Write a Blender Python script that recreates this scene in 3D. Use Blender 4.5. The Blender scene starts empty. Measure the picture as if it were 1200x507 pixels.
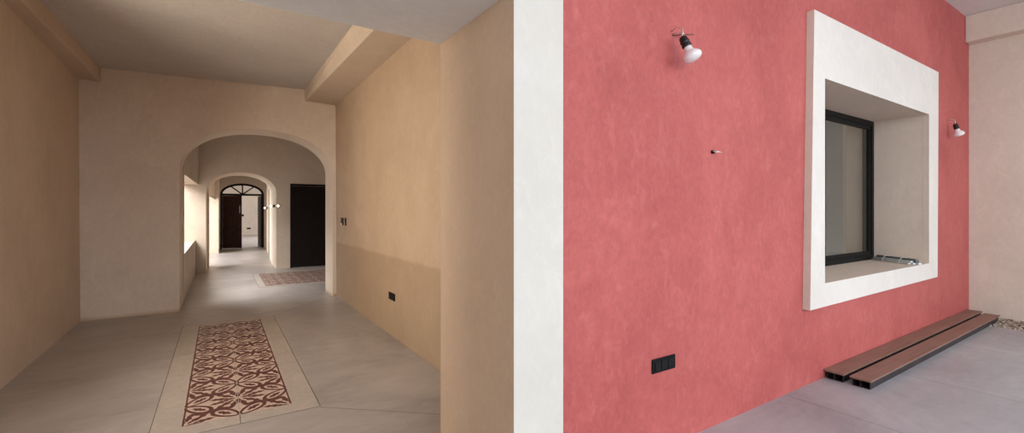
import bpy, bmesh, math, random
from mathutils import Vector, Matrix
random.seed(7)
C = bpy.context.scene.collection
S = bpy.context.scene

# ------------------------------------------------------------------ camera
cam = bpy.data.cameras.new('camera')
cam.sensor_width = 36; cam.sensor_fit = 'HORIZONTAL'
cam.lens = 528 / 1200 * 36
cam.shift_y = -7.5 / 1200
cam.clip_start = 0.05
co = bpy.data.objects.new('camera', cam); C.objects.link(co)
co.location = (0, 0, 1.4)
co.rotation_euler = (math.radians(90), 0, math.radians(-33.0))
S.camera = co

# ------------------------------------------------------------------ colour + light
S.view_settings.view_transform = 'Standard'
S.view_settings.look = 'None'
S.view_settings.gamma = 1
S.view_settings.use_curve_mapping = False
S.view_settings.exposure = 0.0
w = bpy.data.worlds.new('world'); S.world = w; w.use_nodes = True
bg = w.node_tree.nodes['Background']
bg.inputs['Color'].default_value = (0.88, 0.94, 1.0, 1)
bg.inputs['Strength'].default_value = 2.4
try:
    S.cycles.max_bounces = 12; S.cycles.diffuse_bounces = 8
    S.cycles.sample_clamp_indirect = 6
except Exception: pass

def area(name, loc, rot, sx, sy, power, col=(1, 1, 1)):
    l = bpy.data.lights.new(name, 'AREA'); l.shape = 'RECTANGLE'
    l.size = sx; l.size_y = sy; l.energy = power; l.color = col
    o = bpy.data.objects.new(name, l); C.objects.link(o)
    o.location = loc; o.rotation_euler = rot
    return o
R = math.radians
# daylight outside the openings of the passage rooms
area('daylight_near_window', (-2.1, 9.3, 3.2), (0, R(-46), R(-14)), 1.6, 2.6, 400, (1, .99, .98))
area('daylight_side_door', (-1.6, 15.5, 1.2), (0, R(-90), 0), 2.0, 3.4, 200, (1, 1, 1))
area('daylight_far_room', (4.6, 24, 1.7), (0, R(90), 0), 2.0, 5.0, 340, (1, 1, 1))
# daylight through a window added out of frame to brighten the left room
area('daylight_added_window', (-2.6, 2.75, 1.85), (0, R(-92), R(48)), 1.9, 1.9, 370, (1, .86, .69))
area('fill_inner_room', (4.3, 6.8, 1.8), (R(-90), 0, R(42)), 3.0, 2.2, 46, (1, .97, .93))  # added fill behind an unseen back opening, brightens the view through the glass
# daylight falling into the porch from the courtyard side
area('daylight_courtyard', (3.0, -3.6, 2.6), (R(78), 0, 0), 9.0, 3.0, 150, (.93, .96, 1))

# ------------------------------------------------------------------ materials
def nodemat(name):
    m = bpy.data.materials.new(name); m.use_nodes = True
    nt = m.node_tree; b = nt.nodes['Principled BSDF']
    return m, nt, b
def noise(nt, scale, detail=6, rough=.6, dist=0.0, stretch=None):
    n = nt.nodes.new('ShaderNodeTexNoise')
    n.inputs['Scale'].default_value = scale; n.inputs['Detail'].default_value = detail
    n.inputs['Roughness'].default_value = rough; n.inputs['Distortion'].default_value = dist
    tc = nt.nodes.new('ShaderNodeTexCoord')
    if stretch:
        mp = nt.nodes.new('ShaderNodeMapping'); mp.inputs['Scale'].default_value = stretch
        nt.links.new(tc.outputs['Object'], mp.inputs['Vector']); nt.links.new(mp.outputs['Vector'], n.inputs['Vector'])
    else:
        nt.links.new(tc.outputs['Object'], n.inputs['Vector'])
    return n
def ramp(nt, src, stops):
    r = nt.nodes.new('ShaderNodeValToRGB')
    e = r.color_ramp.elements
    e[0].position = stops[0][0]; e[0].color = (*stops[0][1], 1)
    e[1].position = stops[-1][0]; e[1].color = (*stops[-1][1], 1)
    for p, c in stops[1:-1]:
        k = e.new(p); k.color = (*c, 1)
    nt.links.new(src, r.inputs['Fac']); return r
def mixc(nt, fac, a, b, mode='MIX'):
    m = nt.nodes.new('ShaderNodeMix'); m.data_type = 'RGBA'; m.blend_type = mode
    for s, v in ((m.inputs[0], fac), (m.inputs[6], a), (m.inputs[7], b)):
        if hasattr(v, 'links') or hasattr(v, 'is_linked'): nt.links.new(v, s)
        elif isinstance(v, (int, float)): s.default_value = v
        else: s.default_value = (*v, 1)
    return m.outputs[2]
def bump(nt, b, src, strength, dist):
    k = nt.nodes.new('ShaderNodeBump'); k.inputs['Strength'].default_value = strength
    k.inputs['Distance'].default_value = dist
    nt.links.new(src, k.inputs['Height']); nt.links.new(k.outputs['Normal'], b.inputs['Normal'])
def plaster(name, dark, light, fine=None, rough=.75, dado=None, mottle=1.0):
    m, nt, b = nodemat(name)
    n1 = noise(nt, 1.3, 8, .62, .6)
    n2 = noise(nt, 9, 8, .7, 1.2, (1, 1, .6))
    r1 = ramp(nt, n1.outputs['Fac'], [(.32, dark), (.68, light)])
    f = fine or tuple(min(1, c * 1.14 + .01) for c in light)
    r2 = ramp(nt, n2.outputs['Fac'], [(.5, (0, 0, 0)), (.78, (1, 1, 1))])
    mul = nt.nodes.new('ShaderNodeMath'); mul.operation = 'MULTIPLY'; mul.inputs[1].default_value = .45
    nt.links.new(r2.outputs['Color'], mul.inputs[0])
    col = mixc(nt, mul.outputs[0], r1.outputs['Color'], f)
    n4 = noise(nt, 28, 5, .75, .8, (1, 1, .7))
    r4 = ramp(nt, n4.outputs['Fac'], [(.3, (1 - .10 * mottle, 1 - .115 * mottle, 1 - .12 * mottle)), (.7, (1 + .06 * mottle, 1 + .07 * mottle, 1 + .07 * mottle))])
    col = mixc(nt, 1.0, col, r4.outputs['Color'], 'MULTIPLY')
    if dado:       # a lower band of plaster of a slightly deeper colour
        tc = nt.nodes.new('ShaderNodeTexCoord'); sp = nt.nodes.new('ShaderNodeSeparateXYZ')
        nt.links.new(tc.outputs['Object'], sp.inputs[0])
        ad = nt.nodes.new('ShaderNodeMath'); ad.operation = 'MULTIPLY_ADD'
        ad.inputs[1].default_value = .06
        nt.links.new(n1.outputs['Fac'], ad.inputs[0]); nt.links.new(sp.outputs['Z'], ad.inputs[2])
        lt = nt.nodes.new('ShaderNodeMapRange')
        lt.inputs['From Min'].default_value = dado[0] - .01; lt.inputs['From Max'].default_value = dado[0] + .03
        lt.inputs['To Min'].default_value = 1; lt.inputs['To Max'].default_value = 0
        nt.links.new(ad.outputs[0], lt.inputs['Value'])
        col = mixc(nt, lt.outputs['Result'], col, mixc(nt, 1.0, col, dado[1], 'MULTIPLY'))
    nt.links.new(col, b.inputs['Base Color'])
    b.inputs['Roughness'].default_value = rough
    bump(nt, b, n2.outputs['Fac'], .25, .006)
    return m
def simple(name, col, rough=.5, metal=0.0, var=.0, scale=20, spec=None):
    m, nt, b = nodemat(name)
    n = noise(nt, scale, 5)
    lo = tuple(c * (1 - var) for c in col); hi = tuple(min(1, c * (1 + var)) for c in col)
    r = ramp(nt, n.outputs['Fac'], [(.3, lo), (.7, hi)])
    nt.links.new(r.outputs['Color'], b.inputs['Base Color'])
    b.inputs['Roughness'].default_value = rough; b.inputs['Metallic'].default_value = metal
    if spec is not None: b.inputs['Specular IOR Level'].default_value = spec
    return m
M = {}
M['red'] = plaster('red_lime_plaster', (.42, .082, .076), (.53, .122, .112), (.63, .20, .185), .7, None, 1.5)
M['tan'] = plaster('tan_lime_plaster', (.50, .405, .315), (.58, .48, .38), None, .8, None, .6)
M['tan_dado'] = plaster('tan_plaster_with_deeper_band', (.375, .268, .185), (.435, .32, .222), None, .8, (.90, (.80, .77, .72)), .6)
M['tan_base_stain'] = plaster('tan_plaster_with_damp_foot', (.60, .50, .41), (.68, .58, .48), None, .8, (.055, (.78, .68, .58)), .6)
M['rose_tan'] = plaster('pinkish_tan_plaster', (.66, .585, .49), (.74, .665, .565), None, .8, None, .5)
M['reveal'] = plaster('beige_reveal_plaster', (.50, .41, .345), (.575, .475, .40), None, .8)
M['win_reveal'] = plaster('pale_beige_reveal_plaster', (.62, .51, .425), (.69, .57, .475), None, .8, None, .4)
M['open_reveal'] = plaster('tan_reveal_plaster', (.50, .35, .235), (.56, .40, .275), None, .8, None, .5)
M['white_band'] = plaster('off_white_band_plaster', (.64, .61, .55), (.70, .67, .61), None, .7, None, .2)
M['white'] = plaster('off_white_plaster', (.71, .67, .62), (.79, .75, .70), None, .7, None, .25)
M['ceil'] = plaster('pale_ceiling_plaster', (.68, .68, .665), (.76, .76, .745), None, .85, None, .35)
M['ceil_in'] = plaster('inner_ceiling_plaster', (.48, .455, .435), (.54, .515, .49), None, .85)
M['grey_room'] = simple('grey_painted_plaster', (.50, .49, .47), .8, 0, .06, 2)
M['black'] = simple('black_plastic', (.008, .008, .009), .6, 0, .2, 20, .12)
M['blackmetal'] = simple('black_aluminium', (.009, .009, .009), .55, 0, .2, 20, .15)
M['dark_recess'] = simple('dark_recess', (.004, .004, .004), .8)
M['steel'] = simple('dark_purple_steel', (.035, .026, .032), .5, .3, .3, 8)
M['galv'] = simple('galvanised_steel', (.55, .55, .56), .35, .9, .15, 30)
M['copper'] = simple('bare_wire', (.75, .68, .62), .35, .7, .1, 30)
M['rust'] = simple('rusty_rod', (.20, .09, .07), .6, .5, .3, 60)
M['tie'] = simple('white_tie', (.8, .79, .76), .5)
M['slat'] = simple('pale_metal_slat', (.62, .63, .62), .35, .5, .1, 12)
M['slatdark'] = simple('dark_grey_slat', (.12, .13, .13), .4, .5, .1, 12)
M['wood_dark'] = simple('dark_stained_wood', (.010, .006, .005), .7, 0, .3, 14, .15)
M['wood_brown'] = simple('brown_stained_wood', (.030, .011, .007), .6, 0, .4, 10, .2)
M['joint'] = simple('floor_joint_dark_grout', (.14, .115, .095), .9)  # plain dark grout colour for the joint lines
M['cream_tile'] = simple('cream_tile', (.50, .385, .32), .45, 0, .10, 25)
M['maroon_tile'] = simple('maroon_tile', (.105, .036, .031), .45, 0, .25, 30)
M['bulb'] = simple('frosted_bulb', (.86, .83, .84), .25)
M['glow'] = nodemat('lit_bulb')[0]
_b = M['glow'].node_tree.nodes['Principled BSDF']
_b.inputs['Emission Color'].default_value = (1, .80, .5, 1); _b.inputs['Emission Strength'].default_value = 5
M['ceramic'] = simple('black_lamp_holder', (.012, .012, .010), .5)

def floor_mat():
    m, nt, b = nodemat('polished_cement')
    n1 = noise(nt, .9, 9, .65, 1.0); n2 = noise(nt, 3.5, 10, .7, 2.0, (.35, 1, 1)); n3 = noise(nt, 14, 6, .6, .5)
    r1 = ramp(nt, n1.outputs['Fac'], [(.3, (.28, .28, .30)), (.5, (.37, .37, .39)), (.72, (.47, .47, .49))])
    r2 = ramp(nt, n2.outputs['Fac'], [(.42, (0, 0, 0)), (.72, (1, 1, 1))])
    mm = nt.nodes.new('ShaderNodeMath'); mm.operation = 'MULTIPLY'; mm.inputs[1].default_value = .35
    nt.links.new(r2.outputs['Color'], mm.inputs[0])
    c = mixc(nt, mm.outputs[0], r1.outputs['Color'], (.54, .54, .555))
    # the warm cast of the indoor light is mixed into the cement colour
    tc = nt.nodes.new('ShaderNodeTexCoord'); sp = nt.nodes.new('ShaderNodeSeparateXYZ'); nt.links.new(tc.outputs['Object'], sp.inputs[0])
    mr = nt.nodes.new('ShaderNodeMapRange'); mr.inputs['From Min'].default_value = 2.0; mr.inputs['From Max'].default_value = 2.02
    nt.links.new(sp.outputs['Y'], mr.inputs['Value'])
    c = mixc(nt, mr.outputs['Result'], c, mixc(nt, 1.0, c, (.96, .865, .77), 'MULTIPLY'))
    nt.links.new(c, b.inputs['Base Color'])
    rr = nt.nodes.new('ShaderNodeMapRange'); rr.inputs['To Min'].default_value = .28; rr.inputs['To Max'].default_value = .5
    nt.links.new(n3.outputs['Fac'], rr.inputs['Value']); nt.links.new(rr.outputs['Result'], b.inputs['Roughness'])
    bump(nt, b, n3.outputs['Fac'], .08, .003)
    return m
M['floor'] = floor_mat()
M['border'] = plaster('pale_cement_border', (.38, .335, .295), (.46, .41, .36), None, .5)
def deck_mat():
    m, nt, b = nodemat('brown_composite_board')
    n = noise(nt, 60, 4, .6, .2, (.03, 1, 1)); n2 = noise(nt, 5, 4)
    r = ramp(nt, n.outputs['Fac'], [(.3, (.21, .118, .088)), (.7, (.28, .165, .125))])
    r2 = ramp(nt, n2.outputs['Fac'], [(.35, (.92, .92, .92)), (.7, (1.1, 1.08, 1.05))])
    nt.links.new(mixc(nt, 1.0, r.outputs['Color'], r2.outputs['Color'], 'MULTIPLY'), b.inputs['Base Color'])
    b.inputs['Roughness'].default_value = .6
    bump(nt, b, n.outputs['Fac'], .3, .001)
    return m
M['deck'] = deck_mat()
def glass_mat():
    m, nt, b = nodemat('window_glass')
    nt.nodes.remove(b)
    out = [n for n in nt.nodes if n.type == 'OUTPUT_MATERIAL'][0]
    t = nt.nodes.new('ShaderNodeBsdfTransparent'); t.inputs['Color'].default_value = (.86, .87, .86, 1)
    g = nt.nodes.new('ShaderNodeBsdfGlossy'); g.inputs['Roughness'].default_value = .02
    f = nt.nodes.new('ShaderNodeFresnel'); f.inputs['IOR'].default_value = 1.5
    x = nt.nodes.new('ShaderNodeMixShader')
    ge = nt.nodes.new('ShaderNodeNewGeometry'); inv = nt.nodes.new('ShaderNodeMath'); inv.operation = 'SUBTRACT'; inv.inputs[0].default_value = 1
    nt.links.new(ge.outputs['Backfacing'], inv.inputs[1])
    mu = nt.nodes.new('ShaderNodeMath'); mu.operation = 'MULTIPLY'; nt.links.new(f.outputs[0], mu.inputs[0]); nt.links.new(inv.outputs[0], mu.inputs[1])
    nt.links.new(mu.outputs[0], x.inputs[0]); nt.links.new(t.outputs[0], x.inputs[1]); nt.links.new(g.outputs[0], x.inputs[2])
    nt.links.new(x.outputs[0], out.inputs['Surface'])
    return m
M['glass'] = glass_mat()
def stone_mat():
    m, nt, b = nodemat('mixed_gravel')
    g = nt.nodes.new('ShaderNodeNewGeometry')
    r = ramp(nt, g.outputs['Random Per Island'], [(.0, (.16, .12, .085)), (.35, (.36, .29, .21)), (.7, (.55, .49, .41)), (1, (.25, .23, .21))])
    nt.links.new(r.outputs['Color'], b.inputs['Base Color']); b.inputs['Roughness'].default_value = .8
    return m
M['gravel'] = stone_mat()
M['soil'] = simple('brown_soil', (.16, .12, .09), .95, 0, .3, 30)

# ------------------------------------------------------------------ helpers
def obj(name, bm, mats, parent=None, smooth=False, bevel=0):
    bmesh.ops.recalc_face_normals(bm, faces=bm.faces)
    me = bpy.data.meshes.new(name); bm.to_mesh(me); bm.free()
    if not isinstance(mats, (list, tuple)): mats = [mats]
    for x in mats: me.materials.append(M[x])
    if smooth:
        for p in me.polygons: p.use_smooth = True
    o = bpy.data.objects.new(name, me); C.objects.link(o)
    if parent: o.parent = parent
    if bevel:
        k = o.modifiers.new('bevel', 'BEVEL'); k.width = bevel; k.segments = 2; k.limit_method = 'ANGLE'; k.angle_limit = R(40)
    return o
def thing(name, label, cat, loc=(0, 0, 0), rot=(0, 0, 0), group=None):
    o = bpy.data.objects.new(name, None); C.objects.link(o); o.empty_display_size = .05
    o.location = loc; o.rotation_euler = rot
    o['label'] = label; o['category'] = cat
    if group: o['group'] = group
    return o
def struct(name, bm, mats, label=None, cat=None, bevel=0):
    o = obj(name, bm, mats, None, False, bevel); o['kind'] = 'structure'
    if label: o['label'] = label
    if cat: o['category'] = cat
    return o
def hexa(bm, c8, mi=0):
    """eight corners: bottom four in order, top four above them"""
    v = [bm.verts.new(p) for p in c8]
    fs = []
    for f in ((0, 3, 2, 1), (4, 5, 6, 7), (0, 1, 5, 4), (1, 2, 6, 5), (2, 3, 7, 6), (3, 0, 4, 7)):
        q = bm.faces.new([v[i] for i in f]); q.material_index = mi; fs.append(q)
    return fs
def box(bm, x0, x1, y0, y1, z0, z1, mi=0):
    return hexa(bm, [(x0, y0, z0), (x1, y0, z0), (x1, y1, z0), (x0, y1, z0), (x0, y0, z1), (x1, y0, z1), (x1, y1, z1), (x0, y1, z1)], mi)
def foot(bm, poly, z0, z1, mi=0):
    """a prism over a four-sided footprint"""
    return hexa(bm, [(x, y, z0) for x, y in poly] + [(x, y, z1) for x, y in poly], mi)
def tube(bm, pts, r, n=8, mi=0, r2=None):
    rings = []
    P = [Vector(p) for p in pts]
    for i, p in enumerate(P):
        d = (P[min(i + 1, len(P) - 1)] - P[max(i - 1, 0)]).normalized()
        a = d.orthogonal().normalized(); 
        if rings and False: pass
        b = d.cross(a)
        rr = r if r2 is None else r + (r2 - r) * i / (len(P) - 1)
        rings.append([bm.verts.new(p + (a * math.cos(t) + b * math.sin(t)) * rr) for t in [2 * math.pi * k / n for k in range(n)]])
    for A, B in zip(rings, rings[1:]):
        # match the closest start to avoid twist
        k0 = min(range(n), key=lambda k: (B[k].co - A[0].co).length)
        for k in range(n):
            f = bm.faces.new((A[k], A[(k + 1) % n], B[(k + 1 + k0) % n], B[(k + k0) % n])); f.material_index = mi
    for q in (rings[0], rings[-1]):
        f = bm.faces.new(q); f.material_index = mi
def lathe(bm, prof, n=28, mi=0, mat=None):
    mat = mat or Matrix()
    rings = []
    for r, z in prof:
        if r < 1e-6: rings.append([bm.verts.new(mat @ Vector((0, 0, z)))])
        else: rings.append([bm.verts.new(mat @ Vector((r * math.cos(2 * math.pi * k / n), r * math.sin(2 * math.pi * k / n), z))) for k in range(n)])
    for A, B in zip(rings, rings[1:]):
        for k in range(n):
            a = [A[k % len(A)], A[(k + 1) % len(A)]] if len(A) > 1 else [A[0]]
            b = [B[(k + 1) % len(B)], B[k % len(B)]] if len(B) > 1 else [B[0]]
            f = bm.faces.new(a + b); f.material_index = mi
    for q in (rings[0], rings[-1]):
        if len(q) > 1: 
            f = bm.faces.new(q); f.material_index = mi
def arch_top(xl, xr, zs, za, n=40, p=2.0):
    """points of the arch curve from left springing to right springing"""
    c = (xl + xr) / 2; a = (xr - xl) / 2
    out = []
    for i in range(n + 1):
        t = math.pi * (1 - i / n)
        cx, sx = math.cos(t), math.sin(t)
        out.append((c + a * math.copysign(abs(cx) ** (2 / p), cx), zs + (za - zs) * sx ** (2 / p)))
    return out
def arched_wall(bm, y0, y1, xa, xb, curve, ztop, mi=0, mi_in=None):
    """solid wall between y0 and y1 from xa to xb with an arched opening down to the floor"""
    xl, xr = curve[0][0], curve[-1][0]
    mi_in = mi if mi_in is None else mi_in
    def f(pts, m): 
        q = bm.faces.new([bm.verts.new(p) for p in pts]); q.material_index = m
    for y in (y0, y1):
        for a, b in ((xa, xl), (xr, xb)):
            f([(a, y, 0), (b, y, 0), (b, y, ztop), (a, y, ztop)], mi)
        for (x1, z1), (x2, z2) in zip(curve, curve[1:]):
            if abs(x2 - x1) < 1e-7: continue
            f([(x1, y, z1), (x2, y, z2), (x2, y, ztop), (x1, y, ztop)], mi)
    path = [(xl, 0)] + curve + [(xr, 0)]
    for (x1, z1), (x2, z2) in zip(path, path[1:]):
        f([(x1, y0, z1), (x2, y0, z2), (x2, y1, z2), (x1, y1, z1)], mi_in)
    f([(xa, y0, ztop), (xb, y0, ztop), (xb, y1, ztop), (xa, y1, ztop)], mi)
    for x in (xa, xb): f([(x, y0, 0), (x, y1, 0), (x, y1, ztop), (x, y0, ztop)], mi)
    f([(xa, y0, 0), (xl, y0, 0), (xl, y1, 0), (xa, y1, 0)], mi)
    f([(xr, y0, 0), (xb, y0, 0), (xb, y1, 0), (xr, y1, 0)], mi)
    bmesh.ops.remove_doubles(bm, verts=bm.verts, dist=1e-5)

# ------------------------------------------------------------------ floor
bm = bmesh.new()
box(bm, -6, 7.8, -6.0, 31.0, -.25, 0)
def strip(bm, a, b, wd, z=.0006, mi=1):
    a = Vector((*a, z)); b = Vector((*b, z)); d = (b - a).normalized(); n = Vector((-d.y, d.x, 0)) * wd / 2
    q = bm.faces.new([bm.verts.new(p) for p in (a - n, b - n, b + n, a + n)]); q.material_index = mi
for x in (2.32, 3.6, 4.9, 6.45):
    strip(bm, (x, 1.735), (x, -6), .004)
strip(bm, (7.79, 1.0 - .35), (-6, .65 - .35), .004)
strip(bm, (.60, 3.43), (1.40, 2.75), .005)
strip(bm, (.62, 6.78), (1.53, 7.74), .006)
strip(bm, (-.36, 3.43), (-1.40, 2.9), .003)
strip(bm, (-.25, 12.1), (1.14, 12.1), .006)
strip(bm, (-.44, 9.0), (1.8, 9.0), .004)
struct('floor', bm, ['floor', 'joint'])

# ground of the gravel strip and of the courtyard behind the camera
bm = bmesh.new(); box(bm, 7.8, 9.3, -6, 2.0, -.3, -.03); struct('gravel_bed_ground', bm, 'soil')
bm = bmesh.new(); box(bm, -14, 16, -20, -6.0, -.3, -.02); struct('courtyard_ground', bm, 'floor')

# ------------------------------------------------------------------ red wall with its two openings
ZC = 3.97
def wall_boxes(bm, rects, y0, y1, front_mi, other_mi):
    for x0, x1, z0, z1 in rects:
        fs = box(bm, x0, x1, y0, y1, z0, z1, other_mi)
        fs[2].material_index = front_mi
bm = bmesh.new()
wall_boxes(bm, [(-4, -1.90, 0, ZC), (-1.90, 1.104, 2.40, ZC), (1.104, 4.12, 0, ZC),
                (4.12, 6.66, 0, .80), (4.12, 6.66, 2.475, ZC), (6.66, 8.9, 0, ZC)], 1.74, 2.48, 0, 1)
struct('wall_front', bm, ['red', 'open_reveal'])
bm = bmesh.new()   # plaster lining of the window recess
for r_ in ((4.12, 6.66, .80, .806), (4.12, 6.66, 2.469, 2.475), (4.12, 4.126, .806, 2.469), (6.654, 6.66, .806, 2.469)): box(bm, r_[0], r_[1], 1.741, 2.478, r_[2], r_[3])
struct('trim_4', bm, 'win_reveal')
# soffit of the wide opening: pale
bm = bmesh.new(); box(bm, -1.895, 1.103, 1.69, 2.479, 2.386, 2.402)
struct('trim_1', bm, 'ceil')
# the raised white band round the left opening
def surround(name, X0, X1, Z0, Z1, x0, x1, z0, z1, yf, yb, open_bottom=False, inner='open_reveal', face='white'):
    bm = bmesh.new()
    O = [(X0[0], Z0[0]), (X1[0], Z0[1]), (X1[1], Z1[1]), (X0[1], Z1[0])]
    I = [(x0, z0), (x1, z0), (x1, z1), (x0, z1)]
    vo = [[bm.verts.new((x, y, z)) for x, z in O] for y in (yf, yb)]
    vi = [[bm.verts.new((x, y, z)) for x, z in I] for y in (yf, yb)]
    for k in range(4):
        if open_bottom and k == 0: continue
        j = (k + 1) % 4
        bm.faces.new((vo[0][k], vo[0][j], vi[0][j], vi[0][k])).material_index = 0
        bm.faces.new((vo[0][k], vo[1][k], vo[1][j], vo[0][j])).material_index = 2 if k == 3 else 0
        bm.faces.new((vi[0][k], vi[0][j], vi[1][j], vi[1][k])).material_index = 1
        bm.faces.new((vo[1][k], vi[1][k], vi[1][j], vo[1][j])).material_index = 0
    if open_bottom:
        for a, b in ((0, 0), (1, 1)):
            bm.faces.new((vo[0][a], vo[1][a], vi[1][b], vi[0][b])).material_index = 0
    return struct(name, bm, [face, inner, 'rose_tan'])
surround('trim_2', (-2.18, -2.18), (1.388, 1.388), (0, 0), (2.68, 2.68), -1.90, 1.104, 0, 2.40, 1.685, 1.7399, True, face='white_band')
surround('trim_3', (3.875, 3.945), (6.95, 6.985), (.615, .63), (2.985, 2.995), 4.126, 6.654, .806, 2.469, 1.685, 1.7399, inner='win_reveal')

# porch: right wall, beam, ceiling
bm = bmesh.new(); box(bm, 8.48, 8.9, -3.2, 1.74, -.1, ZC); struct('wall_right', bm, 'rose_tan')
bm = bmesh.new(); box(bm, 8.29, 8.479, -3.2, 1.739, 3.62, ZC - .001); struct('beam_right_wall', bm, 'rose_tan', bevel=.012)
bm = bmesh.new(); box(bm, -6, 8.9, -3.2, 2.48, ZC, ZC + .25); struct('ceiling_porch', bm, 'ceil')
bm = bmesh.new(); box(bm, -6.3, -6, -3.2, 2.48, 0, ZC); struct('wall_porch_end', bm, 'rose_tan')
bm = bmesh.new(); box(bm, -6, -4, 1.74, 2.48, 0, ZC); struct('wall_front_end', bm, 'red')

# ------------------------------------------------------------------ near left room
bm = bmesh.new()
def xl(y, z):
    f = (y - 2.48) / 5.22
    a = -1.40 - .065 * f; b = -1.34 - .145 * f
    return a + (b - a) * z / 3.5
for y0, y1, z0, z1 in ((2.48, 2.8, 0, 3.5), (2.8, 4.5, 0, .85), (2.8, 4.5, 2.65, 3.5), (4.5, 7.7, 0, 3.5)):  # the gap is a window added out of frame to let light in
    hexa(bm, [(-1.9, y0, z0), (xl(y0, z0), y0, z0), (xl(y1, z0), y1, z0), (-1.9, y1, z0),
              (-1.9, y0, z1), (xl(y0, z1), y0, z1), (xl(y1, z1), y1, z1), (-1.9, y1, z1)])
struct('wall_left', bm, 'tan')
bm = bmesh.new(); hexa(bm, [(1.62, 2.48, 0), (1.9, 2.48, 0), (1.9, 7.7, 0), (1.60, 7.7, 0),
                            (1.62, 2.48, 3.5), (1.9, 2.48, 3.5), (1.9, 7.7, 3.5), (1.58, 7.7, 3.5)])
struct('wall_room_right', bm, 'tan_dado')
bm = bmesh.new(); hexa(bm, [(-1.9, 2.48, 3.19), (1.9, 2.48, 3.29), (1.9, 7.7, 3.31), (-1.9, 7.7, 3.20),
                            (-1.9, 2.48, 3.5), (1.9, 2.48, 3.5), (1.9, 7.7, 3.5), (-1.9, 7.7, 3.5)])
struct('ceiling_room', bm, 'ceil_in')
bm = bmesh.new(); hexa(bm, [(1.30, 2.48, 3.13), (1.70, 2.48, 3.13), (1.70, 7.7, 3.09), (1.125, 7.7, 3.11),
                            (1.14, 2.48, 3.4), (1.70, 2.48, 3.4), (1.70, 7.7, 3.4), (1.12, 7.7, 3.4)])
struct('beam_room_right', bm, 'tan', bevel=.01)
bm = bmesh.new(); hexa(bm, [(-1.6, 2.48, 3.04), (-1.33, 2.48, 3.04), (-1.275, 7.7, 3.04), (-1.6, 7.7, 3.05),
                            (-1.6, 2.48, 3.3), (-1.33, 2.48, 3.3), (-1.275, 7.7, 3.3), (-1.6, 7.7, 3.3)])
struct('beam_room_left', bm, 'tan', bevel=.01)

# first arch wall
bm = bmesh.new()
arched_wall(bm, 7.7, 8.3, -1.9, 3.4, arch_top(-.46, 1.54, 1.98, 2.605, 48, 2.15), 3.5, 0)
struct('wall_back', bm, 'tan_base_stain')

# ------------------------------------------------------------------ second room (passage)
bm = bmesh.new()
box(bm, -.70, -.445, 8.3, 8.42, 0, 3.5); box(bm, -.70, -.445, 8.42, 12.1, 0, .74)
hexa(bm, [(-.70, 8.42, 1.94), (-.445, 8.42, 1.94), (-.39, 12.1, 1.96), (-.70, 12.1, 1.96), (-.70, 8.42, 3.5), (-.445, 8.42, 3.5), (-.36, 12.1, 3.5), (-.70, 12.1, 3.5)])
struct('wall_passage_left', bm, 'tan')
bm = bmesh.new(); box(bm, 3.0, 3.4, 8.3, 12.1, 0, 3.5); struct('wall_passage_right', bm, 'tan')
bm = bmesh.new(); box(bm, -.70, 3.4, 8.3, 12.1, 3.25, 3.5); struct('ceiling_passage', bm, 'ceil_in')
bm = bmesh.new()
arched_wall(bm, 12.1, 13.3, -2.2, 3.4, arch_top(-.25, 1.14, 1.80, 2.27, 40, 2.1), 3.5, 0)
struct('wall_passage_back', bm, 'tan')

# ------------------------------------------------------------------ third room
bm = bmesh.new()
foot(bm, [(-.7, 13.3), (-.22, 13.3), (-.21, 13.6), (-.7, 13.6)], 0, 3.5)
foot(bm, [(-.7, 13.6), (-.21, 13.6), (-.12, 17.4), (-.7, 17.4)], 1.74, 3.5)
foot(bm, [(-.7, 17.4), (-.02, 17.4), (.0, 19.3), (-.7, 19.3)], 0, 3.5)
struct('wall_hall_left', bm, 'tan')
bm = bmesh.new()
def xr(y): return 1.15 + (y - 13.3) * .052
for y0, y1, z0, z1 in ((13.3, 14.9, 0, 3.5), (14.9, 16.5, 2.06, 3.5), (16.5, 19.3, 0, 3.5)):
    foot(bm, [(xr(y0), y0), (2.0, y0), (2.0, y1), (xr(y1), y1)], z0, z1)
struct('wall_hall_right', bm, 'tan')
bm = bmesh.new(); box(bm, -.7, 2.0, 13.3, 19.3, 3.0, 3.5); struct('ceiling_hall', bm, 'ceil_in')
bm = bmesh.new(); box(bm, 2.0, 3.4, 13.3, 19.3, 0, 3.5); struct('wall_side_room', bm, 'tan')
bm = bmesh.new()
DX0, DX1, DS, DA = .02, 1.41, 1.98, 2.38
arched_wall(bm, 19.3, 19.6, -3.2, 4.0, arch_top(DX0, DX1, DS, DA, 36), 3.5, 0)
struct('wall_hall_back', bm, 'tan')
# far room
bm = bmesh.new(); box(bm, -3.2, 4.0, 29.6, 29.9, 0, 3.5); struct('wall_far', bm, 'reveal')
bm = bmesh.new(); box(bm, -3.2, -3.0, 19.6, 29.6, 0, 3.5); struct('wall_far_left', bm, 'white')
bm = bmesh.new()
for y0, y1, z0, z1 in ((19.6, 21.2, 0, 3.5), (21.2, 26.8, 2.8, 3.5), (21.2, 26.8, 0, .5), (26.8, 29.6, 0, 3.5)):
    box(bm, 4.0, 4.3, y0, y1, z0, z1)
struct('wall_far_right', bm, 'white')
bm = bmesh.new(); box(bm, -3.2, 4.3, 19.6, 29.9, 3.5, 3.7); struct('ceiling_far', bm, 'ceil')

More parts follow.
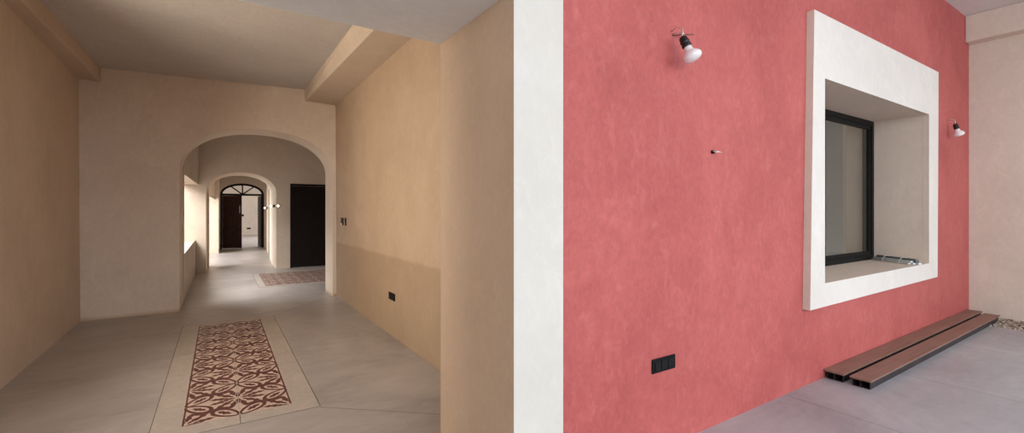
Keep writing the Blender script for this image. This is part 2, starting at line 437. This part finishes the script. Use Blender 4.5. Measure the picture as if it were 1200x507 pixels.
# ------------------------------------------------------------------ room seen through the window
bm = bmesh.new()
for x0, x1, z0, z1 in ((1.9, 3.5, 0, 3.5), (3.5, 6.5, 0, .7), (3.5, 6.5, 2.9, 3.5), (6.5, 8.9, 0, 3.5)): box(bm, x0, x1, 6.0, 6.2, z0, z1)  # opening put in for the fill that lights this room
struct('wall_inner_room_back', bm, 'grey_room')
bm = bmesh.new(); box(bm, 8.3, 8.9, 2.48, 6.0, 0, 3.5); struct('wall_inner_room_right', bm, 'grey_room')
bm = bmesh.new(); box(bm, 7.3, 7.7, 2.58, 2.76, 0, 3.4); box(bm, 7.7, 8.3, 2.48, 2.60, 0, 3.4)
struct('wall_inner_room_pier', bm, 'white')
bm = bmesh.new(); box(bm, 1.9, 8.9, 2.48, 6.2, 3.4, 3.6); struct('ceiling_inner_room', bm, 'grey_room')

# ------------------------------------------------------------------ the near window
win = thing('window_1', 'black metal framed window deep in its white surround on the red wall', 'window', (5.39, 2.19, .80))
win['kind'] = 'structure'; del win['category']
def frame_ring(x0, x1, z0, z1, wd, y0, y1):
    bm = bmesh.new()
    box(bm, x0, x0 + wd, y0, y1, z0, z1); box(bm, x1 - wd, x1, y0, y1, z0, z1)
    box(bm, x0 + wd, x1 - wd, y0, y1, z0, z0 + wd); box(bm, x0 + wd, x1 - wd, y0, y1, z1 - wd, z1)
    return bm
HW = 1.27
obj('window_frame', frame_ring(-HW + .007, HW - .007, .0065, 1.668, .055, 0, .10), 'blackmetal', win)
s = obj('sash', frame_ring(-HW + .056, .03, .056, 1.619, .05, .055, .09), 'blackmetal', win)
bm = bmesh.new(); box(bm, -HW + .106, -.02, .070, .074, .106, 1.569); obj('glass_pane', bm, 'glass', s)
s = obj('sash', frame_ring(-.03, HW - .056, .056, 1.619, .05, .012, .047), 'blackmetal', win)
bm = bmesh.new(); box(bm, .02, HW - .106, .028, .032, .106, 1.569); obj('glass_pane', bm, 'glass', s)

# ------------------------------------------------------------------ dark door in the passage
d = thing('door_1', 'dark stained flush door on the wall right of the inner arch', 'door', (1.44, 12.1, 0))
d['kind'] = 'structure'; del d['category']
bm = bmesh.new(); box(bm, 0, .05, -.03, -.001, 0, 2.04); box(bm, .95, 1.0, -.03, -.001, 0, 2.04); box(bm, .05, .95, -.03, -.001, 1.99, 2.04)
obj('door_frame', bm, 'wood_dark', d)
bm = bmesh.new()
box(bm, .053, .947, -.026, -.004, .01, 1.985)
lf = obj('door_leaf', bm, 'wood_dark', d, bevel=.002)
bm = bmesh.new(); tube(bm, [(.88, -.03, 1.0), (.88, -.075, 1.0), (.80, -.075, 1.0)], .01); obj('door_handle', bm, 'blackmetal', lf)

# ------------------------------------------------------------------ arched double door at the end
d = thing('door_2', 'dark arched double door with a fanlight at the end of the passage', 'door', (0, 19.3, 0))
d['kind'] = 'structure'; del d['category']
def ring_arch(bm, c0, c1, y0, y1):
    P0 = [(c0[0][0], 0)] + c0 + [(c0[-1][0], 0)]; P1 = [(c1[0][0], 0)] + c1 + [(c1[-1][0], 0)]
    for i in range(len(P0) - 1):
        a, b, c, e = P0[i], P0[i + 1], P1[i + 1], P1[i]
        v = [bm.verts.new((x, y, z)) for y in (y0, y1) for x, z in (a, b, c, e)]
        for f in ((0, 1, 2, 3), (7, 6, 5, 4), (0, 4, 5, 1), (2, 6, 7, 3), (0, 3, 7, 4), (1, 5, 6, 2)):
            bm.faces.new([v[k] for k in f])
bm = bmesh.new()
ring_arch(bm, arch_top(DX0 + .002, DX1 - .002, DS, DA - .002, 36), arch_top(DX0 + .075, DX1 - .075, DS, DA - .075, 36), .03, .13)
box(bm, DX0 + .07, DX1 - .07, .03, .13, DS - .05, DS + .02)
obj('door_frame', bm, 'wood_dark', d)
bm = bmesh.new()
cx = (DX0 + DX1) / 2
for ang, L in ((90, .33), (38, .47), (142, .47)):
    a = R(ang); dx, dz = math.cos(a), math.sin(a); nx, nz = -dz * .022, dx * .022
    p0 = Vector((cx + dx * .02, 0, DS + dz * .02)); p1 = Vector((cx + dx * L, 0, DS + dz * L))
    hexa(bm, [(p0.x - nx, .05, p0.z - nz), (p0.x + nx, .05, p0.z + nz), (p0.x + nx, .11, p0.z + nz), (p0.x - nx, .11, p0.z - nz),
              (p1.x - nx, .05, p1.z - nz), (p1.x + nx, .05, p1.z + nz), (p1.x + nx, .11, p1.z + nz), (p1.x - nx, .11, p1.z - nz)])
fan = obj('fanlight_bars', bm, 'wood_dark', d)
bm = bmesh.new()
cv = arch_top(DX0 + .072, DX1 - .072, DS + .02, DA - .073, 24)
vs = [bm.verts.new((x, .08, z)) for x, z in cv]; bm.faces.new(vs)
obj('fanlight_glass', bm, 'glass', fan)
def leaf(name_parent, hx, ang, sign):
    e = bmesh.new(); W = .605
    box(e, 0, W, -.02, .02, .012, DS - .055)
    for k in range(2):
        z0, z1 = ((.15, .85), (.98, 1.78))[k]
        box(e, .09, W - .09, -.028, .028, z0, z1)
    for v in e.verts: v.co.x *= sign
    o = obj('door_leaf', e, 'wood_brown', name_parent, bevel=.004)
    o.location = (hx, .08, 0); o.rotation_euler = (0, 0, ang)
    h = bmesh.new()
    tube(h, [(sign * (W - .05), -.025, 1.3), (sign * (W - .05), -.07, 1.3), (sign * (W - .05), -.07, 1.55), (sign * (W - .05), -.025, 1.55)], .011)
    hh = obj('door_handle', h, 'galv', o); hh['label'] = 'pale metal pull handle'
leaf(d, DX0 + .08, R(-14), 1)
leaf(d, DX1 - .08, R(-84), -1)

# ------------------------------------------------------------------ tile carpets let into the floor
def leaf_poly(bm, o, ang, L, W, z, serr=3, mi=1):
    """a serrated pointed leaf that starts at o and points along ang"""
    d = Vector((math.cos(ang), math.sin(ang))); n = Vector((-d.y, d.x)); N = serr * 4
    up = []
    for i in range(N + 1):
        t = i / N
        wv = W * (math.sin(math.pi * t ** .9) ** .7 if 0 < t < 1 else 0) * (1.0 - .5 * ((i % 4) / 3.0))
        up.append((t * L, wv))
    for (a, wa), (b, wb) in zip(up, up[1:]):
        q = [o + d * a - n * wa, o + d * b - n * wb, o + d * b + n * wb, o + d * a + n * wa]
        vs = []
        for p in q:
            if not vs or (Vector((vs[-1].co.x, vs[-1].co.y)) - p).length > 1e-5: vs.append(bm.verts.new((p.x, p.y, z)))
        if len(vs) >= 3 and (vs[0].co - vs[-1].co).length < 1e-5: vs.pop()
        if len(vs) >= 3: bm.faces.new(vs).material_index = mi
def stroke(bm, pts, wds, z, mi=1):
    prev = None
    for i, p in enumerate(pts):
        a = pts[max(0, i - 1)]; b = pts[min(len(pts) - 1, i + 1)]
        d = (b - a).normalized(); n = Vector((-d.y, d.x)) * wds[i]
        cur = (bm.verts.new((*(p - n), z)), bm.verts.new((*(p + n), z)))
        if prev: bm.faces.new((prev[0], cur[0], cur[1], prev[1])).material_index = mi
        prev = cur
def cell(bm, F, ex, ey, a, z):
    """one tile: flower corners at F and F+a(ex+ey), leaf corners at the other two"""
    def G(u, v): return F + ex * (u * a) + ey * (v * a)
    for s in (0, 1):
        def T(u, v): return G(u, v) if s == 0 else G(1 - u, 1 - v)
        # petal ring along the diagonal
        pts, wd = [], []
        for i in range(25):
            t = i / 24; ph = 2 * math.pi * t
            q = .5 - .5 * math.cos(ph); side = .175 * math.sin(ph) * (.6 + .4 * q)
            c = .03 + q * .425
            pts.append(T(c - side * .75, c + side * .75)); wd.append(a * (.026 + .018 * q))
        stroke(bm, pts, wd, z + s * .00001)
        o = T(.15, .15); e = T(.40, .40) - o
        leaf_poly(bm, o, math.atan2(e.y, e.x), e.length, a * .080, z + .00003, 3)
        # thick hook that wraps the petal's head on one side and runs on to its partner
        pts, wd = [], []
        for i in range(13):
            t = i / 12; ph = math.pi * (.52 + .48 * t)
            q = .5 - .5 * math.cos(ph); side = .225 * math.sin(ph)
            c = .05 + q * .45
            pts.append(T(c - side * .75, c + side * .75)); wd.append(a * (.012 + .044 * math.sin(math.pi * min(1, .15 + .6 * t))))
        stroke(bm, pts, wd, z + .00005 + s * .00001)
    # leaves from the other two corners
    for s in (0, 1):
        def T(u, v): return G(1 - u, v) if s == 0 else G(u, 1 - v)
        for k, (u0, v0, u1, v1, W) in enumerate(((.08, .08, .46, .46, .075), (.18, .06, .57, .15, .075), (.06, .18, .15, .57, .075))):
            o = T(u0, v0); e = T(u1, v1) - o
            leaf_poly(bm, o, math.atan2(e.y, e.x), e.length, a * W, z + .00007 + k * .00001, 3)
        for k, tri in enumerate((((.0, .03), (.0, .40), (.055, .14)), ((.03, .0), (.40, .0), (.14, .055)))):
            q = [T(*p) for p in tri]
            bm.faces.new([bm.verts.new((p.x, p.y, z + .0001 + k * .00001)) for p in q]).material_index = 1
def carpet(label, loc, rz, nx, ny, ax, ay, bd, group=None, tail=0):
    t = thing('tile_carpet', label, 'floor tiles', loc, (0, 0, rz), group)
    L, Wd = ny * ay, nx * ax
    bm = bmesh.new()
    x0, x1, y0, y1 = -bd, Wd + bd, -bd * .95, L + bd * .9
    for r in ((x0, 0, y0, y1), (Wd, x1, y0, y1), (0, Wd, y0, 0), (0, Wd, L, y1)):
        box(bm, r[0], r[1], r[2], r[3], .0002, .002)
    for a, b in (((x0, y0), (x1, y0)), ((x1, y0), (x1, y1)), ((x1, y1), (x0, y1)), ((x0, y1), (x0, y0)), ((Wd / 2, y0), (Wd / 2, 0))):
        strip(bm, a, b, .0045, .0026)
    b = obj('border', bm, ['border', 'joint'], t)
    bm = bmesh.new(); box(bm, 0, Wd, 0, L, .0002, .0022)
    for i in range(nx):
        for j in range(ny):
            c = Vector((i * ax, j * ay)); 
            even = (i + j) % 2 == 0
            tmp = bmesh.new()
            if even: cell(tmp, Vector((1, 0)), Vector((-1, 0)), Vector((0, 1)), 1.0, 0)
            else: cell(tmp, Vector((0, 0)), Vector((1, 0)), Vector((0, 1)), 1.0, 0)
            vm = {v: bm.verts.new((c.x + v.co.x * ax, c.y + v.co.y * ay, .0024 + v.co.z)) for v in tmp.verts}
            for f in tmp.faces:
                bm.faces.new([vm[v] for v in f.verts]).material_index = 1
            tmp.free()
    for k in (0, nx):
        strip(bm, (k * ax + (.006 if k == 0 else -.006), 0), (k * ax + (.006 if k == 0 else -.006), L), .011, .0028, 1)
    for k in range(1, nx): strip(bm, (k * ax, 0), (k * ax, L), .004, .0030, 2)
    for k in range(1, ny): strip(bm, (0, k * ay), (Wd, k * ay), .0025, .0030, 2)
    obj('tiles', bm, ['cream_tile', 'maroon_tile', 'border'], t)
    return t
carpet('long maroon and cream patterned tile carpet in the floor before the first arch', (-.205, 3.60, 0), R(0), 2, 9, .322, .334, .165)
carpet('maroon and cream patterned tile carpet beyond the first arch, before the dark door', (.72, 9.42, 0), 0, 6, 6, .31, .31, .12)

# ------------------------------------------------------------------ decking beams lying along the red wall
def decking(name, label, x0, x1, y0, y1, grp):
    L = x1 - x0; W = y1 - y0
    t = thing(name, label, 'beam', (x0, y0, 0), (0, 0, 0), grp)
    bm = bmesh.new(); box(bm, 0, L, 0, W, .060, .075)
    obj('board', bm, 'deck', t, bevel=.002)
    bm = bmesh.new()
    # channel under the board, open at its ends
    a, b = .012, W - .012
    x = .02; th = .004
    box(bm, x, L - .03, a, a + th, .001, .060); box(bm, x, L - .03, b - th, b, .001, .060)
    box(bm, x, L - .03, a + th, b - th, .001, .005); box(bm, x, L - .03, a + th, b - th, .055, .060)
    box(bm, x, L - .03, a + W * .45, a + W * .45 + th, .005, .055)
    p = obj('steel_channel', bm, 'steel', t); p['label'] = 'dark steel channel under the board'
    return t
decking('decking_beam', 'brown topped decking beam lying tight against the foot of the red wall', 4.23, 8.39, 1.592, 1.735, 'decking beams')
decking('decking_beam', 'brown topped decking beam on the outer side, away from the red wall', 4.232, 8.26, 1.412, 1.554, 'decking beams')

# ------------------------------------------------------------------ gravel
bm = bmesh.new()
phi = (1 + 5 ** .5) / 2
base = [Vector(p).normalized() for p in ((-1, phi, 0), (1, phi, 0), (-1, -phi, 0), (1, -phi, 0), (0, -1, phi), (0, 1, phi), (0, -1, -phi), (0, 1, -phi), (phi, 0, -1), (phi, 0, 1), (-phi, 0, -1), (-phi, 0, 1))]
fcs = [(0, 11, 5), (0, 5, 1), (0, 1, 7), (0, 7, 10), (0, 10, 11), (1, 5, 9), (5, 11, 4), (11, 10, 2), (10, 7, 6), (7, 1, 8), (3, 9, 4), (3, 4, 2), (3, 2, 6), (3, 6, 8), (3, 8, 9), (4, 9, 5), (2, 4, 11), (6, 2, 10), (8, 6, 7), (9, 8, 1)]
for k in range(3600):
    x = random.uniform(7.815, 8.465); y = random.uniform(-.6, 1.725); r = random.uniform(.008, .019)
    z = -.018 + random.uniform(0, .022)
    sx, sy, sz = (random.uniform(.7, 1.3) for _ in range(3)); rot = Matrix.Rotation(random.uniform(0, 6.28), 3, 'Z')
    vs = [bm.verts.new(Vector((x, y, z)) + rot @ Vector((p.x * sx, p.y * sy, p.z * sz * .8)) * r * random.uniform(.85, 1.15)) for p in base]
    for f in fcs: bm.faces.new([vs[i] for i in f])
g = obj('gravel', bm, 'gravel'); g['kind'] = 'stuff'; g['label'] = 'strip of brown and grey gravel at the foot of the right wall'; g['category'] = 'gravel'

# ------------------------------------------------------------------ bulbs hanging from the wall
BP = [(.0, .0), (.016, -.002), (.0195, -.010), (.0205, -.024), (.024, -.034), (.033, -.044), (.0415, -.053), (.0465, -.063), (.0475, -.072), (.0445, -.082), (.036, -.091), (.022, -.097), (.0, -.099)]
def wall_bulb(label, loc, tilt, lean, rod=True, grp=None):
    """origin at the wires' exit from the wall face; local -y is out of the wall"""
    t = thing('wall_bulb', label, 'light bulb', loc, (0, 0, 0), grp)
    top = Vector((-.018, -.075, -.048))
    rot = Matrix.Rotation(tilt, 4, 'X') @ Matrix.Rotation(lean, 4, 'Y')
    mt = Matrix.Translation(top) @ rot
    bm = bmesh.new()
    lathe(bm, [(.010, .012), (.018, .010), (.023, .0), (.024, -.016), (.027, -.018), (.027, -.028), (.0245, -.030), (.0245, -.040), (.028, -.042), (.028, -.052), (.022, -.056)], 24, 0, mt)
    obj('lamp_holder', bm, 'ceramic', t, True)
    bm = bmesh.new(); lathe(bm, [(r * 1.16, z * 1.0 - .050) for r, z in BP], 32, 0, mt)
    obj('bulb', bm, 'bulb', t, True)
    bm = bmesh.new()
    p1 = mt @ Vector((.008, 0, .012)); p2 = mt @ Vector((-.008, 0, .012))
    tube(bm, [(-.028, .004, .012), (-.032, -.035, .03), (-.022, -.07, .012), (-.022, -.078, -.012), tuple(p2)], .0032)
    tube(bm, [(-.02, .004, .004), (-.005, -.04, .0), (.006, -.06, -.004), (.0, -.07, -.02), tuple(p1)], .0032)
    obj('wire', bm, 'copper', t, True)
    if rod:
        bm = bmesh.new(); tube(bm, [(-.03, .01, -.006), (.03, -.03, .0), (.115, -.05, .012)], .0038); obj('anchor_rod', bm, 'rust', t, True)
    return t
wall_bulb('white reflector bulb in a black holder, left of the window on the red wall', (2.293, 1.74, 2.45), R(-20), R(-14), True)
wall_bulb('white reflector bulb in a black holder, between window and corner of the red wall', (7.55, 1.74, 2.49), R(-12), R(-14), False)

# wire stub sticking out of the red wall
t = thing('wire_stub', 'short pale wire ends poking out of the middle of the red wall', 'wire', (2.672, 1.74, 1.775))
bm = bmesh.new(); tube(bm, [(-.008, .01, 0), (0, -.012, .004), (.02, -.03, .002), (.055, -.035, -.004)], .0038)
tube(bm, [(-.008, .01, .004), (-.003, -.02, .012), (.004, -.035, -.008), (.012, -.03, -.014)], .0025); obj('wire', bm, 'copper', t, True)
bm = bmesh.new(); lathe(bm, [(.0, .0), (.012, 0), (.012, .012), (.008, .012), (.008, .002)], 16, 0, Matrix.Rotation(R(90), 4, 'X')); obj('conduit_end', bm, 'black', t)

# ------------------------------------------------------------------ outlets and switches (built facing -y, width along x)
def outlet(name, label, loc, rz, w, h, cat='outlet', modules=2):
    t = thing(name, label, cat, loc, (0, 0, rz))
    bm = bmesh.new(); box(bm, -w / 2, w / 2, -.009, 0, -h / 2, h / 2); obj('plate', bm, 'black', t, bevel=.0035)
    n = modules; mw = w * .84 / n
    for k in range(n):
        cx = -w * .42 + mw * (k + .5)
        bm = bmesh.new(); box(bm, cx - mw * .42, cx + mw * .42, -.0125, -.0085, -h * .32, h * .32)
        for dx in (-.012, .012): box(bm, cx + dx - .002, cx + dx + .002, -.0132, -.0122, -.004, .012, 1)
        box(bm, cx - .003, cx + .003, -.0132, -.0122, -.017, -.010, 1)
        obj('socket', bm, ['blackmetal', 'dark_recess'], t, bevel=.001)
    return t
outlet('power_outlet', 'wide black power outlet low on the red wall', (2.19, 1.7395, .497), 0, .205, .083, modules=3)
outlet('power_outlet', 'black power outlet low on the tan wall of the left room', (1.6085, 4.92, .443), R(-90), .20, .080, modules=2)
# far room outlet and junction box
outlet('power_outlet', 'tiny black outlet low on the white wall seen through the arched door', (1.40, 29.595, .36), 0, .20, .09)
outlet('junction_box', 'tiny dark box above the outlet on the far white wall', (1.10, 29.595, 1.10), 0, .12, .12, 'junction box', 1)
def rocker(label, loc, rz, w, h, pale):
    t = thing('light_switch', label, 'switch', loc, (0, 0, rz), None)
    bm = bmesh.new(); box(bm, -w / 2, w / 2, -.009, 0, -h / 2, h / 2); obj('plate', bm, 'black', t, bevel=.003)
    bm = bmesh.new(); hexa(bm, [(-w * .3, -.009, -h * .36), (w * .3, -.009, -h * .36), (w * .3, -.007, -h * .36), (-w * .3, -.007, -h * .36),
                               (-w * .3, -.016, h * .36), (w * .3, -.016, h * .36), (w * .3, -.007, h * .36), (-w * .3, -.007, h * .36)])
    obj('rocker', bm, 'blackmetal', t)
    if pale:
        bm = bmesh.new(); box(bm, -w * .36, -w * .05, -.0135, -.009, -h * .47, -h * .26); o = obj('tag', bm, 'tie', t); o['label'] = 'small white tab'
rocker('wider black light switch beside the first arch, nearer the arch', (1.5985, 7.28, 1.225), R(-90), .17, .115, True)
rocker('narrow black light switch beside the first arch, farther from the arch', (1.5985, 7.06, 1.225), R(-90), .075, .115, False)

# ------------------------------------------------------------------ lit bulbs down the passage
def lit(label, loc, rz):
    t = thing('lit_wall_bulb', label, 'light bulb', loc, (0, 0, rz), None)
    bm = bmesh.new(); lathe(bm, [(.0, .0), (.035, 0), (.035, .02), (.028, .03), (.028, .06), (.0, .06)], 20, 0, Matrix.Rotation(R(90), 4, 'X')); obj('lamp_holder', bm, 'ceramic', t)
    bm = bmesh.new(); lathe(bm, [(.0, .055), (.014, .06), (.018, .070), (.024, .082), (.026, .094), (.020, .108), (.0, .114)], 24, 0, Matrix.Rotation(R(90), 4, 'X')); o = obj('bulb', bm, 'glow', t, True)
    return t
lit('small lit bulb on the pier left of the dark door', (1.168, 12.0995, 1.50), 0)
lit('small lit bulb on the right jamb of the inner arch', (1.1395, 12.4, 1.50), R(-90))
lit('small lit bulb on the right side wall near the arched double door', (1.326, 16.7, 1.47), R(-90))

# ------------------------------------------------------------------ things on the window sill
t = thing('slat_bundle', 'bundle of pale metal slats tied together on the window sill', 'bundle', (6.46, 1.93, .8065), (0, 0, R(60)))
Lb = .48
for k, (y, z, m) in enumerate(((-.04, .0, 'slat'), (0, .0, 'slat'), (.04, .0, 'slat'), (-.022, .021, 'slatdark'), (.022, .021, 'slat'), (-.002, .042, 'slatdark'))):
    bm = bmesh.new(); e = .02 * ((k * 37) % 5 - 2) / 2
    box(bm, -Lb / 2 + e, Lb / 2 + e * .6, y - .019, y + .019, z + .0005, z + .0205)
    o = obj('slat', bm, m, t, bevel=.002)
    if m == 'slatdark': o['label'] = 'dark grey slat'
for x in (-.11, .10):
    bm = bmesh.new(); P = [(-.062, 0), (.062, 0), (.062, .023), (.024, .065), (-.024, .065), (-.062, .023)]
    for a, b in zip(P, P[1:] + P[:1]):
        box(bm, x - .006, x + .006, min(a[0], b[0]) - .0012, max(a[0], b[0]) + .0012, min(a[1], b[1]), max(a[1], b[1]) + .002) if a[0] == b[0] or a[1] == b[1] else \
            hexa(bm, [(x - .006, a[0], a[1]), (x + .006, a[0], a[1]), (x + .006, b[0], b[1]), (x - .006, b[0], b[1]), (x - .006, a[0], a[1] + .002), (x + .006, a[0], a[1] + .002), (x + .006, b[0], b[1] + .002), (x - .006, b[0], b[1] + .002)])
    obj('tie', bm, 'tie', t)
t = thing('metal_bracket', 'small metal bracket lying in the left corner of the window sill', 'bracket', (4.215, 1.745, .8065), (0, 0, R(20)))
bm = bmesh.new(); box(bm, -.035, .035, -.014, .014, 0, .004); box(bm, -.035, -.031, -.014, .014, .004, .035)
obj('bracket_plate', bm, 'galv', t, bevel=.001)
bm = bmesh.new(); lathe(bm, [(.0, .004), (.008, .004), (.008, .010), (.004, .010), (.004, .026), (.0, .026)], 12); obj('bolt', bm, 'steel', t)
